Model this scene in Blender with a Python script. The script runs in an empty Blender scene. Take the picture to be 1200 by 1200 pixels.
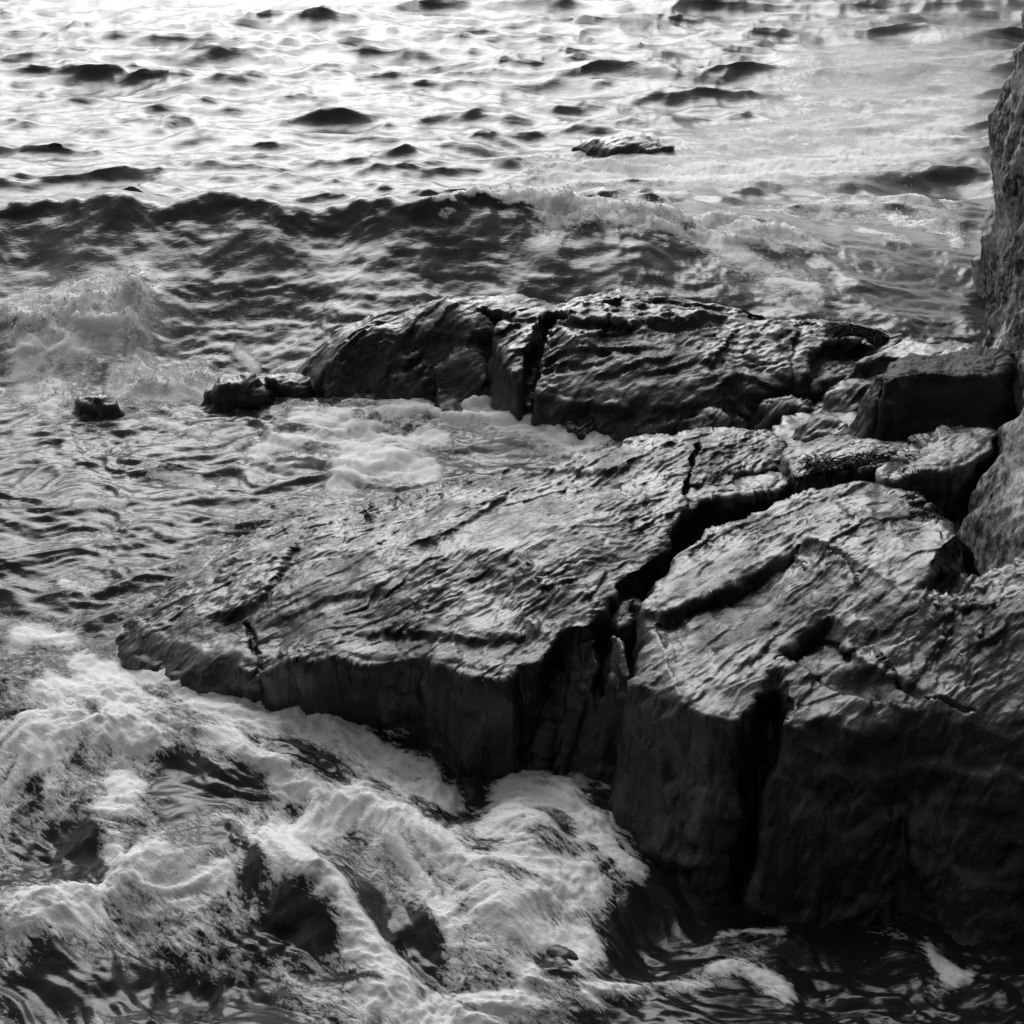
import bpy, math, random
import numpy as np
from concurrent.futures import ThreadPoolExecutor
random.seed(7)
S = bpy.context.scene
COL = S.collection

# ------------------------------------------------------------------ camera
CAM_H, PITCH, FOV = 3.0, math.radians(27.0), math.radians(38.0)
cam_d = bpy.data.cameras.new('camera')
cam_d.sensor_width = 56.0
cam_d.angle = FOV
cam_d.clip_start, cam_d.clip_end = 0.05, 6000.0
cam = bpy.data.objects.new('camera', cam_d)
COL.objects.link(cam)
cam.location = (0, 0, CAM_H)
cam.rotation_euler = (math.pi/2 - PITCH, 0, 0)
S.camera = cam

# ------------------------------------------------------------------ sky, sun, exposure
SUN_EL, SUN_AZ = math.radians(36), math.radians(-8)
world = bpy.data.worlds.new('World')
S.world = world
world.use_nodes = True
wn = world.node_tree
sky = wn.nodes.new('ShaderNodeTexSky')
sky.sky_type = 'NISHITA'
sky.sun_disc = False
sky.sun_elevation, sky.sun_rotation = SUN_EL, SUN_AZ
sky.dust_density = 1.2
bw = wn.nodes.new('ShaderNodeRGBToBW')          # black-and-white film: a grey sky
wn.links.new(sky.outputs[0], bw.inputs[0])
wn.links.new(bw.outputs[0], wn.nodes['Background'].inputs['Color'])
wn.nodes['Background'].inputs['Strength'].default_value = 0.10
sl = bpy.data.lights.new('sun', 'SUN')
sl.energy, sl.angle, sl.color = 1.65, math.radians(43), (1, 1, 1)
sun = bpy.data.objects.new('sun', sl)
COL.objects.link(sun)
sun.rotation_euler = (math.pi/2 - SUN_EL, 0, math.pi - SUN_AZ)
S.view_settings.view_transform = 'Standard'
S.view_settings.look = 'None'
S.view_settings.gamma = 1
S.view_settings.exposure = 0.46

# ------------------------------------------------------------------ photo pixel <-> place
F = 600/math.tan(FOV/2)
cp, sp = math.cos(PITCH), math.sin(PITCH)
def U(px, py, z=0.0):
    a, b = (px-600)/F, (py-600)/F            # right, down
    dx, dy, dz = a, cp - b*sp, -sp - b*cp
    t = (z-CAM_H)/dz
    return (dx*t, dy*t, z)
def PIX(x, y, z=0.0):
    dz = z-CAM_H
    fw = y*cp - dz*sp
    dn = -(y*sp + dz*cp)
    return 600 + F*x/fw, 600 + F*dn/fw

# ------------------------------------------------------------------ noise
_rs = np.random.RandomState(3)
_PERM = _rs.permutation(4096).astype(np.int32)
_PERM = np.concatenate([_PERM, _PERM])
_G3 = _rs.normal(size=(4096, 3)).astype(np.float32)
_G3 /= np.linalg.norm(_G3, axis=1)[:, None]
def _f(t): return t*t*t*(t*(t*6-15)+10)
_G2 = np.stack([np.cos(np.arange(4096)*2.399963), np.sin(np.arange(4096)*2.399963)], 1).astype(np.float32)
def _n3(x, y, z):
    xi, yi, zi = np.floor(x).astype(np.int32), np.floor(y).astype(np.int32), np.floor(z).astype(np.int32)
    xf, yf, zf = x-xi, y-yi, z-zi
    u, v, w = _f(xf), _f(yf), _f(zf)
    def g(i, j, k):
        h = _PERM[(_PERM[(_PERM[(xi+i) & 4095] + yi + j) & 4095] + zi + k) & 4095]
        return _G3[h, 0]*(xf-i) + _G3[h, 1]*(yf-j) + _G3[h, 2]*(zf-k)
    def L(a, b, t): return a + (b-a)*t
    return 1.5*L(L(L(g(0,0,0), g(1,0,0), u), L(g(0,1,0), g(1,1,0), u), v),
                 L(L(g(0,0,1), g(1,0,1), u), L(g(0,1,1), g(1,1,1), u), v), w)
def _n2(x, y, seed):
    xi, yi = np.floor(x).astype(np.int32), np.floor(y).astype(np.int32)
    xf, yf = x-xi, y-yi
    u, v = _f(xf), _f(yf)
    def g(i, j):
        h = _PERM[(_PERM[(_PERM[(xi+i) & 4095] + yi + j) & 4095] + seed) & 4095]
        return _G2[h, 0]*(xf-i) + _G2[h, 1]*(yf-j)
    a = g(0, 0); a += (g(1, 0)-a)*u
    b = g(0, 1); b += (g(1, 1)-b)*u
    return 1.25*(a+(b-a)*v)
_POOL = ThreadPoolExecutor(4)
def noise(x, y, z=None, seed=0):
    x, y = np.broadcast_arrays(np.asarray(x, np.float32), np.asarray(y, np.float32))
    shp = x.shape
    xf, yf = x.ravel(), y.ravel()
    zf = None if z is None else np.broadcast_to(np.asarray(z, np.float32) + np.float32(seed*7.31), shp).ravel()
    out = np.empty(xf.size, np.float32)
    def job(a):
        b = a+24000
        out[a:b] = _n2(xf[a:b], yf[a:b], seed*37) if zf is None else _n3(xf[a:b], yf[a:b], zf[a:b])
    list(_POOL.map(job, range(0, xf.size, 24000)))
    return out.reshape(shp)
def fbm(x, y, z=None, oct=4, gain=.5, lac=2.03, seed=0):
    s, a, f = 0, 1.0, 1.0
    for o in range(oct):
        s = s + a*noise(x*f, y*f, None if z is None else z*f, seed+o*3)
        a *= gain; f *= lac
    return s
def ridged(x, y, z=None, oct=4, gain=.5, seed=0):
    s, a, f = 0, 1.0, 1.0
    for o in range(oct):
        s = s + a*(1-2*np.abs(noise(x*f, y*f, None if z is None else z*f, seed+o*3)))
        a *= gain; f *= 2.03
    return s
def sst(a, b, x):
    t = np.clip((x-a)/(b-a), 0, 1)
    return t*t*(3-2*t)

# ------------------------------------------------------------------ mesh and node helpers
def tag(o, label=None, cat=None, group=None, kind=None):
    for k, v in (('label', label), ('category', cat), ('group', group), ('kind', kind)):
        if v: o[k] = v
    return o
def link_mesh(name, V, Q, mat, parent=None, attrs=None, smooth=True):
    V = np.ascontiguousarray(V, np.float32); Q = np.ascontiguousarray(Q, np.int32)
    n = Q.shape[1]
    me = bpy.data.meshes.new(name)
    me.vertices.add(len(V)); me.vertices.foreach_set('co', V.ravel())
    me.loops.add(Q.size); me.loops.foreach_set('vertex_index', Q.ravel())
    me.polygons.add(len(Q))
    me.polygons.foreach_set('loop_start', np.arange(0, Q.size, n, dtype=np.int32))
    me.polygons.foreach_set('loop_total', np.full(len(Q), n, np.int32))
    me.update(calc_edges=True)
    if smooth:
        me.polygons.foreach_set('use_smooth', np.ones(len(Q), bool))
    for k, a in (attrs or {}).items():
        at = me.attributes.new(k, 'FLOAT', 'POINT')
        at.data.foreach_set('value', np.ascontiguousarray(a, np.float32))
    me.materials.append(mat)
    o = bpy.data.objects.new(name, me)
    COL.objects.link(o)
    o.parent = parent
    return o
def new_mat(name):
    m = bpy.data.materials.new(name); m.use_nodes = True
    nt = m.node_tree
    return m, nt, nt.nodes['Principled BSDF']
def N(nt, kind, **kw):
    n = nt.nodes.new(kind)
    for k, v in kw.items():
        if k in n.inputs.keys(): n.inputs[k].default_value = v
        else: setattr(n, k, v)
    return n
def ramp(nt, src, stops, interp='LINEAR'):
    r = nt.nodes.new('ShaderNodeValToRGB')
    r.color_ramp.interpolation = interp
    e = r.color_ramp.elements
    while len(e) < len(stops): e.new(0.5)
    for el, (p, v) in zip(e, stops):
        el.position = p; el.color = (v, v, v, 1)
    nt.links.new(src, r.inputs[0])
    return r.outputs[0]
def math_n(nt, op, a, b=None, clamp=False):
    n = nt.nodes.new('ShaderNodeMath'); n.operation = op; n.use_clamp = clamp
    for i, s in enumerate((a, b)):
        if s is None: continue
        if isinstance(s, (int, float)): n.inputs[i].default_value = s
        else: nt.links.new(s, n.inputs[i])
    return n.outputs[0]
def mixf(nt, fac, a, b):
    n = nt.nodes.new('ShaderNodeMix'); n.data_type = 'FLOAT'
    for i, s in ((0, fac), (2, a), (3, b)):
        if isinstance(s, (int, float)): n.inputs[i].default_value = s
        else: nt.links.new(s, n.inputs[i])
    return n.outputs[0]
def coords(nt, scale=(1, 1, 1), rot=(0, 0, 0)):
    g = nt.nodes.new('ShaderNodeNewGeometry')
    mp = nt.nodes.new('ShaderNodeMapping')
    mp.vector_type = 'TEXTURE'                  # turns into the strike first, then stretches
    mp.inputs['Scale'].default_value = [1/v for v in scale]
    mp.inputs['Rotation'].default_value = rot
    nt.links.new(g.outputs['Position'], mp.inputs['Vector'])
    return mp.outputs[0]
def tex(nt, vec, scale, detail=6, rough=.55, dist=0.0, kind=None):
    n = N(nt, 'ShaderNodeTexNoise', Scale=scale, Detail=detail, Roughness=rough, Distortion=dist)
    if kind:
        n.noise_type = kind; n.normalize = True
    nt.links.new(vec, n.inputs['Vector'])
    return n.outputs['Fac']

# ------------------------------------------------------------------ materials
def rock_material(name, lo, hi, rough=(.32, .55), coat=.5, bump=.5, speck=0.0, speck_v=.35, strike=.5, streak=0.0, cr=(.34, .66)):
    m, nt, p = new_mat(name)
    c = coords(nt)
    cs = coords(nt, (1.0, 3.2, 2.0), (0, 0, strike))
    n1 = tex(nt, c, 3.1, 8, .62, .4)
    n2 = tex(nt, cs, 16, 8, .65)
    mixn = math_n(nt, 'ADD', math_n(nt, 'MULTIPLY', n1, .6), math_n(nt, 'MULTIPLY', n2, .4))
    base = ramp(nt, mixn, [(cr[0], lo), (cr[1], hi)])
    if speck:
        s1 = tex(nt, c, 34, 7, .7, .6)
        s2 = tex(nt, c, 2.3, 4, .6, .5)
        sm = math_n(nt, 'MULTIPLY', ramp(nt, s1, [(.56, 0), (.64, 1)]), ramp(nt, s2, [(.45, 0), (.6, 1)]))
        base = mixf(nt, math_n(nt, 'MULTIPLY', sm, speck), base, speck_v)
    if streak:      # pale mineral streaks that run down the faces
        k1 = tex(nt, coords(nt, (1, 1, .22)), 17, 7, .68, .5)
        k2 = tex(nt, coords(nt, (1, .4, .35), (0, 0, .2)), 1.9, 3, .5)
        km = math_n(nt, 'MULTIPLY', ramp(nt, k1, [(.55, 0), (.66, 1)]), ramp(nt, k2, [(.5, 0), (.62, 1)]))
        base = mixf(nt, math_n(nt, 'MULTIPLY', km, streak), base, .22)
    nt.links.new(base, p.inputs['Base Color'])
    r = ramp(nt, tex(nt, c, 9, 6, .65), [(.3, rough[0]), (.7, rough[1])])
    nt.links.new(r, p.inputs['Roughness'])
    p.inputs['IOR'].default_value = 1.45
    p.inputs['Specular IOR Level'].default_value = .28
    p.inputs['Coat IOR'].default_value = 1.5
    wet = ramp(nt, tex(nt, c, 4.5, 7, .7, .4), [(.40, coat*.25), (.56, coat)])
    nt.links.new(wet, p.inputs['Coat Weight'])
    p.inputs['Coat Roughness'].default_value = .10
    rg = tex(nt, cs, 9, 7, .6, .25, 'RIDGED_MULTIFRACTAL')
    gr = tex(nt, c, 120, 5, .7)
    ch = tex(nt, cs, 38, 6, .7, .2)
    b1 = N(nt, 'ShaderNodeBump', Strength=bump, Distance=.010)
    nt.links.new(rg, b1.inputs['Height'])
    b2 = N(nt, 'ShaderNodeBump', Strength=bump, Distance=.009)
    nt.links.new(ch, b2.inputs['Height']); nt.links.new(b1.outputs[0], b2.inputs['Normal'])
    b3 = N(nt, 'ShaderNodeBump', Strength=bump, Distance=.0035)
    nt.links.new(gr, b3.inputs['Height']); nt.links.new(b2.outputs[0], b3.inputs['Normal'])
    nt.links.new(b3.outputs[0], p.inputs['Normal'])
    b4 = N(nt, 'ShaderNodeBump', Strength=bump*.8, Distance=.010)
    nt.links.new(rg, b4.inputs['Height'])
    b5 = N(nt, 'ShaderNodeBump', Strength=bump*.55, Distance=.006)
    nt.links.new(ch, b5.inputs['Height']); nt.links.new(b4.outputs[0], b5.inputs['Normal'])
    nt.links.new(b5.outputs[0], p.inputs['Coat Normal'])
    return m
MAT_WET = rock_material('wet_dark_rock', .004, .018, rough=(.2, .4), coat=1.0, bump=.8, strike=.72)
MAT_WETR = rock_material('wet_rock_lichen', .004, .018, rough=(.2, .4), coat=1.0, bump=.8, speck=.3, speck_v=.16, streak=.35, strike=.7)
MAT_DRY = rock_material('dry_cliff_rock', .012, .5, rough=(.5, .75), coat=.15, bump=1.0, speck=.95, speck_v=.78, strike=1.2, cr=(.45, .58))
MAT_BOULDER = rock_material('boulder_rock', .014, .045, rough=(.5, .75), coat=.15, bump=.9, strike=1.2)
MAT_BLACK = rock_material('soaked_black_rock', .005, .018, rough=(.22, .4), coat=.9, bump=.8)

def water_material():
    m, nt, p = new_mat('sea_water')
    def attr(nm):
        a = nt.nodes.new('ShaderNodeAttribute'); a.attribute_name = nm
        return a.outputs['Fac']
    foam, body, fg, rgh = attr('foam'), attr('body'), attr('fg'), attr('ripple')
    c = coords(nt)
    cw = coords(nt, (1.0, 1.6, 1.5), (0, 0, .2))
    cf = coords(nt, (.9, 2.6, 1.5), (0, 0, -.72))
    n_a = tex(nt, cw, 30, 7, .74, .5)
    n_b = tex(nt, cf, 26, 7, .74, .5)
    n_m = mixf(nt, fg, n_a, n_b)
    n_c = tex(nt, c, 110, 4, .7)
    n_s = math_n(nt, 'ADD', math_n(nt, 'MULTIPLY', n_m, .84), math_n(nt, 'MULTIPLY', n_c, .16))
    t = math_n(nt, 'ADD', foam, math_n(nt, 'MULTIPLY', math_n(nt, 'SUBTRACT', n_s, .5), 1.9))
    mask = ramp(nt, t, [(.31, 0), (.44, .55), (.62, 1)])
    n_v = tex(nt, cf, 55, 6, .75, .4)
    thick = math_n(nt, 'ADD', math_n(nt, 'MULTIPLY', n_v, .75), math_n(nt, 'MULTIPLY', foam, .28))
    col = mixf(nt, mask, body, ramp(nt, thick, [(.33, .48), (.55, .95)]))
    nt.links.new(col, p.inputs['Base Color'])
    nt.links.new(mixf(nt, mask, rgh, .7), p.inputs['Roughness'])
    # thrown-up froth lets light through
    nt.links.new(math_n(nt, 'MULTIPLY', mask, math_n(nt, 'SUBTRACT', 1.0, fg)), p.inputs['Subsurface Weight'])
    p.inputs['Subsurface Radius'].default_value = (1, 1, 1)
    p.inputs['Subsurface Scale'].default_value = .06

    p.inputs['IOR'].default_value = 1.333
    b1 = N(nt, 'ShaderNodeBump', Strength=.22, Distance=.02)
    nt.links.new(tex(nt, coords(nt, (1, 1.9, 1), (0, 0, .12)), 11, 7, .6, .4), b1.inputs['Height'])
    b2 = N(nt, 'ShaderNodeBump', Strength=.8, Distance=.010)
    nt.links.new(math_n(nt, 'MULTIPLY', t, mask), b2.inputs['Height'])
    nt.links.new(b1.outputs[0], b2.inputs['Normal'])
    nt.links.new(b2.outputs[0], p.inputs['Normal'])
    return m
MAT_WATER = water_material()

# ------------------------------------------------------------------ rocks
ROCK_FIELDS = []
def tps_fit(P, z, lam=1e-3):
    n = len(P)
    d = np.linalg.norm(P[:, None]-P[None], axis=2)
    K = np.where(d > 0, d*d*np.log(d+1e-12), 0) + lam*np.eye(n)
    A = np.zeros((n+3, n+3)); A[:n, :n] = K
    A[:n, n] = 1; A[:n, n+1:] = P; A[n, :n] = 1; A[n+1:, :n] = P.T
    return np.linalg.solve(A, np.concatenate([z, [0, 0, 0]])), P
def tps_eval(fit, X, Y):
    w, P = fit
    out = w[len(P)] + w[len(P)+1]*X + w[len(P)+2]*Y
    for k in range(len(P)):
        r2 = (X-P[k, 0])**2 + (Y-P[k, 1])**2
        out = out + w[k]*0.5*r2*np.log(r2+1e-12)
    return out
def seg_dist(X, Y, poly, closed=False):
    """distance, signed side, nearest arc fraction, closest point to a polyline"""
    A = poly; B = np.roll(poly, -1, 0)
    if not closed: A, B = A[:-1], B[:-1]
    best = np.full(X.shape, 1e9); idx = np.zeros(X.shape, np.float32); side = np.zeros(X.shape)
    cx = np.zeros(X.shape); cy = np.zeros(X.shape)
    for i, (a, b) in enumerate(zip(A, B)):
        dx, dy = b-a
        L2 = dx*dx+dy*dy+1e-12
        t = np.clip(((X-a[0])*dx+(Y-a[1])*dy)/L2, 0, 1)
        qx, qy = a[0]+t*dx, a[1]+t*dy
        d = (X-qx)**2+(Y-qy)**2
        m = d < best
        best = np.where(m, d, best); idx = np.where(m, i+t, idx)
        cx = np.where(m, qx, cx); cy = np.where(m, qy, cy)
        side = np.where(m, dx*(Y-a[1])-dy*(X-a[0]), side)
    return np.sqrt(best), np.sign(side), idx, cx, cy
def inside(X, Y, poly):
    r = np.zeros(X.shape, bool)
    for a, b in zip(poly, np.roll(poly, -1, 0)):
        c = ((a[1] > Y) != (b[1] > Y)) & (X < (b[0]-a[0])*(Y-a[1])/(b[1]-a[1]+1e-12)+a[0])
        r ^= c
    return r
def catmull(P, closed=True, k=5):
    n = len(P); out = []
    for i in range(n if closed else n-1):
        g = lambda j: P[j % n] if closed else P[min(max(j, 0), n-1)]
        p0, p1, p2, p3 = g(i-1), g(i), g(i+1), g(i+2)
        for t in np.linspace(0, 1, k, endpoint=False):
            out.append(.5*((2*p1)+(-p0+p2)*t+(2*p0-5*p1+4*p2-p3)*t*t+(-p0+3*p1-3*p2+p3)*t**3))
    if not closed: out.append(P[-1])
    return np.array(out)

def upsample(a, ny, nx):
    m, n = a.shape
    v = np.linspace(0, m-1, ny); u = np.linspace(0, n-1, nx)
    j = np.minimum(v.astype(int), m-2); i = np.minimum(u.astype(int), n-2)
    fv = (v-j)[:, None]; fu = (u-i)[None]
    a0, a1 = a[j], a[j+1]
    r0 = a0[:, i]*(1-fu)+a0[:, i+1]*fu; r1 = a1[:, i]*(1-fu)+a1[:, i+1]*fu
    return r0*(1-fv)+r1*fv
def make_rock(name, label, outline, mat, ctrl=(), res=.006, r=.05, slope=75, zmin=-.12, jit=.02,
              strike=.45, fol=.010, fine=.004, lump=.02, crev=0.0, feats=(), seed=0, group=None, cat='rock',
              kind=None, world_pts=False, face=.02, joint=.07, nled=0, ledge=1.0):
    o4 = [(tuple(p) + ((slope, r) if len(p) == 3 else (r,)))[:5] if len(p) < 5 else tuple(p) for p in outline]
    P = np.array([((p[0], p[1], p[2]) if world_pts else U(p[0], p[1], p[2])) + (p[3], p[4]) for p in o4])
    C = np.array([U(*c) for c in ctrl]).reshape(-1, 3)
    fit = tps_fit(np.vstack([P[:, :2], C[:, :2]]), np.concatenate([P[:, 2], C[:, 2]]))
    D = catmull(P)
    tg = np.roll(D[:, :2], -1, 0)-np.roll(D[:, :2], 1, 0)
    tg /= np.linalg.norm(tg, axis=1)[:, None]+1e-9
    jn = fbm(D[:, 0]*6, D[:, 1]*6, oct=2, seed=seed+11)*jit
    D[:, 0] += tg[:, 1]*jn; D[:, 1] -= tg[:, 0]*jn
    zmax = max(P[:, 2].max(), C[:, 2].max() if len(C) else -9)
    ext = min((zmax-zmin)/math.tan(math.radians(min(p[3] for p in o4)))+.05, .8)
    x0, y0 = D[:, :2].min(0)-ext; x1, y1 = D[:, :2].max(0)+ext
    nx, ny = int((x1-x0)/res)+2, int((y1-y0)/res)+2
    X, Y = np.meshgrid(np.linspace(x0, x1, nx), np.linspace(y0, y1, ny))
    Xc, Yc = np.meshgrid(np.linspace(x0, x1, nx//3+2), np.linspace(y0, y1, ny//3+2))
    d, _, idx, cx, cy = seg_dist(Xc, Yc, D[:, :2], True)
    ins = inside(Xc, Yc, D[:, :2])
    sl_c = np.interp(idx, np.arange(len(D)+1), np.append(D[:, 3], D[0, 3]))
    up = lambda a: upsample(a, ny, nx)
    T = up(tps_eval(fit, np.where(ins, Xc, cx), np.where(ins, Yc, cy)))
    sl_v = up(sl_c) + 9*noise(X*3.3, Y*3.3, seed=seed+13)
    s = up(np.where(ins, d, -d))
    r_v = up(np.interp(idx, np.arange(len(D)+1), np.append(D[:, 4], D[0, 4])))
    s = s + face*(fbm(X*5, Y*5, oct=3, gain=.4, seed=seed+5))*np.exp(-np.abs(s)/.15)
    rr = np.maximum(r_v, .01)*(1+.75*noise(X*5, Y*5, seed=seed+8))
    q = np.clip(1-s/rr, 0, None)
    drop_in = rr*.8*(1-np.sqrt(np.clip(1-q*q, 0, 1)))
    H = T - np.where(s > 0, drop_in, rr*.8 + (-s)*np.tan(np.radians(np.clip(sl_v, 15, 86))))
    top = sst(-.03, .06, s)
    ca, sa = math.cos(strike), math.sin(strike)
    # broad lumps and layered (foliated) ledges running along the strike
    H = H + lump*fbm(X*2.6, Y*2.6, oct=3, seed=seed+1)*(.35+.65*top)
    wx = X + .06*fbm(X*1.5, Y*1.5, oct=3, seed=seed+2) + .02*fbm(X*9, Y*9, oct=2, seed=seed+14)
    wy = Y + .06*fbm(X*1.5, Y*1.5, oct=3, seed=seed+3) + .02*fbm(X*9, Y*9, oct=2, seed=seed+15)
    a, b = wx*ca+wy*sa, -wx*sa+wy*ca
    if fol:
        p1 = sst(-.35, .55, fbm(X*1.7, Y*1.7, oct=3, seed=seed+20))
        p2 = sst(-.45, .45, fbm(X*2.3, Y*2.3, oct=3, seed=seed+21))
        f1 = fbm(a*1.9, b*5, oct=3, seed=seed+4)*2.0
        saw = np.mod(f1+b*5, 1.0); saw = np.where(saw < .8, saw/.8, (1-saw)/.2)
        H = H + fol*.8*(saw-.5)*p1
        f2 = fbm(a*5, b*13, oct=3, seed=seed+6)*1.6
        saw = np.mod(f2+b*13, 1.0); saw = np.where(saw < .7, saw/.7, (1-saw)/.3)
        H = H + fol*.36*(saw-.5)*p2
        H = H + fol*.42*ridged(a*5.5, b*15, oct=4, gain=.55, seed=seed+7)*(.25+.75*p2)
        H = H + fol*.5*fbm(a*5, b*9, oct=4, gain=.55, seed=seed+16)
    if crev:
        rd = ridged(a*1.4, b*2.6, oct=2, seed=seed+9)
        H = H - crev*sst(1.0, 1.45, rd)
    # features in photo pixels, laid on the stone's own surface
    for ft in feats:
        pts = []
        for (px, py) in ft['p']:
            z = ft.get('z', float(np.median(P[:, 2])))
            if 'z' not in ft:
                for _ in range(8):
                    w = U(px, py, z); z = float(tps_eval(fit, np.array([w[0]]), np.array([w[1]]))[0])
            pts.append(U(px, py, z)[:2])
        pl = np.array(pts)
        if len(pl) > 2: pl = catmull(pl, False, 4)
        if ft['t'] == 'bump':
            c = pl[0]; rx, ry, an = ft['r'][0], ft['r'][1], ft.get('a', 0)
            ux = (X-c[0])*math.cos(an)+(Y-c[1])*math.sin(an); uy = -(X-c[0])*math.sin(an)+(Y-c[1])*math.cos(an)
            rr2 = (ux/rx)**2+(uy/ry)**2
            H = H + ft['h']*(np.exp(-rr2) if not ft.get('flat') else 1-sst(.5, 1.2, np.sqrt(rr2)))
            continue
        Lx, Ly = X, Y
        wob = ft.get('wob', .012)
        Lx = X + wob*fbm(X*14, Y*14, oct=3, seed=seed+31); Ly = Y + wob*fbm(X*14, Y*14, oct=3, seed=seed+32)
        dd, sd, ii, _, _ = seg_dist(Lx, Ly, pl)
        fr = ii/(len(pl)-1)
        tp = np.clip(np.minimum(fr, 1-fr)/ft.get('taper', .18), 0, 1)**.7
        if ft['t'] == 'crack':
            w = ft['w']*(.65+.7*np.abs(noise(X*9, Y*9, seed=seed+33)))*(.3+.7*tp)
            H = H - ft['d']*tp*(1-sst(.15, 1.0, dd/w))
        else:   # step: the ground drops on one side of the line and recovers over a length
            sgn = dd*sd*ft.get('side', 1)
            H = H - ft['d']*tp*sst(-ft.get('w', .02), ft.get('w', .02), sgn)*np.exp(-np.clip(sgn, 0, None)/ft.get('L', .25))
    rl = np.random.RandomState(seed+70)
    for k in range(nled):       # small broken ledges along the strike
        c = np.array([x0+ext+(x1-x0-2*ext)*rl.rand(), y0+ext+(y1-y0-2*ext)*rl.rand()])
        an = strike+rl.normal()*.22+math.pi
        pl = [c]
        for _ in range(5):
            an += rl.normal()*.16
            pl.append(pl[-1]+np.array([math.cos(an), math.sin(an)])*(.05+.11*rl.rand()))
        pl = catmull(np.array(pl), False, 3)
        pad = .3
        m0, m1 = pl.min(0)-pad, pl.max(0)+pad
        i0, i1 = np.searchsorted(X[0], [m0[0], m1[0]]); j0, j1 = np.searchsorted(Y[:, 0], [m0[1], m1[1]])
        if i1-i0 < 4 or j1-j0 < 4: continue
        xs, ys = X[j0:j1, i0:i1], Y[j0:j1, i0:i1]
        dd, sd, ii, _, _ = seg_dist(xs+.010*fbm(xs*17, ys*17, oct=2, seed=k), ys+.010*fbm(xs*17, ys*17, oct=2, seed=k+50), pl)
        fr = ii/(len(pl)-1); tp = np.clip(np.minimum(fr, 1-fr)/.3, 0, 1)
        tp = tp*tp*(3-2*tp)*np.exp(-np.clip(dd-.1, 0, None)/.05)
        sg = dd*sd
        dpt = .006+.012*rl.rand()**2
        H[j0:j1, i0:i1] -= dpt*ledge*tp*sst(-.006, .006, sg)*np.exp(-np.clip(sg, 0, None)/(.05+.12*rl.rand()))
    # vertices, displaced in 3-D along the normal so that the faces break up as well
    hy, hx = np.gradient(H, Y[1, 0]-Y[0, 0], X[0, 1]-X[0, 0])
    nz = 1/np.sqrt(1+hx*hx+hy*hy)
    Nx, Ny, Nz = -hx*nz, -hy*nz, nz
    dsp = fine*(1.2*fbm(X*14, Y*14, H*9, oct=4, gain=.55, seed=seed+40))
    steep = 1-sst(.45, .8, Nz)
    bx = X*3.2+.4*H; by = Y*3.2; bz = H*3.6
    blk = np.mod(bz*1.1+.8*fbm(bx, by, bz, oct=3, seed=seed+44), 1.0)
    dsp = dsp + steep*(.022*ridged(bx, by, bz, oct=4, gain=.55, seed=seed+41)*.6 + .010*fbm(X*13, Y*13, H*10, oct=3, seed=seed+43)
                       + .018*(np.where(blk < .8, blk/.8, (1-blk)/.2)-.5))
    jn1 = 4*noise(X*2.4, Y*2.4, H*1.0, seed=seed+45); jf = jn1-np.floor(jn1)
    dsp = dsp + steep*joint*((np.floor(jn1)+sst(.35, .65, jf))/4)
    keep = H > zmin
    VX, VY, VZ = X+Nx*dsp, Y+Ny*dsp, H+Nz*dsp
    cell = keep[:-1, :-1] | keep[1:, :-1] | keep[:-1, 1:] | keep[1:, 1:]
    cell &= (np.minimum.reduce([H[:-1, :-1], H[1:, :-1], H[:-1, 1:], H[1:, 1:]]) > zmin-.6)
    ids = np.arange(nx*ny).reshape(ny, nx)
    Q = np.stack([ids[:-1, :-1][cell], ids[:-1, 1:][cell], ids[1:, 1:][cell], ids[1:, :-1][cell]], 1)
    used = np.unique(Q); mp = np.full(nx*ny, -1); mp[used] = np.arange(len(used))
    V = np.stack([VX.ravel(), VY.ravel(), VZ.ravel()], 1)[used]
    ROCK_FIELDS.append((x0, y0, x1, y1, nx, ny, H))
    ob = link_mesh(name, V, mp[Q], mat)
    if kind: ob['kind'] = kind
    else: tag(ob, label, cat, group)
    return ob
def rock_top(X, Y):
    out = np.full(X.shape, -1.0)
    for (x0, y0, x1, y1, nx, ny, H) in ROCK_FIELDS:
        i = np.clip(((X-x0)/(x1-x0)*(nx-1)).astype(int), 0, nx-1)
        j = np.clip(((Y-y0)/(y1-y0)*(ny-1)).astype(int), 0, ny-1)
        ok = (X > x0) & (X < x1) & (Y > y0) & (Y < y1)
        out = np.where(ok, np.maximum(out, H[j, i]), out)
    return out

def hit(px, py, skip=-.05):
    """first stone surface met along the line of sight of a photo pixel"""
    z = np.linspace(1.3, skip, 400)
    w = [U(px, py, v)[:2] for v in (1.3, skip)]
    t = (1.3-z)/(1.3-skip)
    x = w[0][0]+(w[1][0]-w[0][0])*t; y = w[0][1]+(w[1][1]-w[0][1])*t
    k = np.nonzero(rock_top(x, y) >= z)[0]
    return (float(x[k[0]]), float(y[k[0]]), float(z[k[0]])) if len(k) else None
G_SMALL = 'low rocks washed by the surf'
# bed of rock that joins the shore rocks on the landward side
make_rock('rock_bed', None, [(850,540,.30),(930,600,.30),(1000,640,.32),(1300,640,.4),(1300,420,.5),(1180,400,.5),(1040,415,.36),(960,470,.26),(900,505,.26)],
          MAT_BLACK, res=.012, r=.1, slope=45, kind='structure', seed=301, fol=.012)

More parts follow.
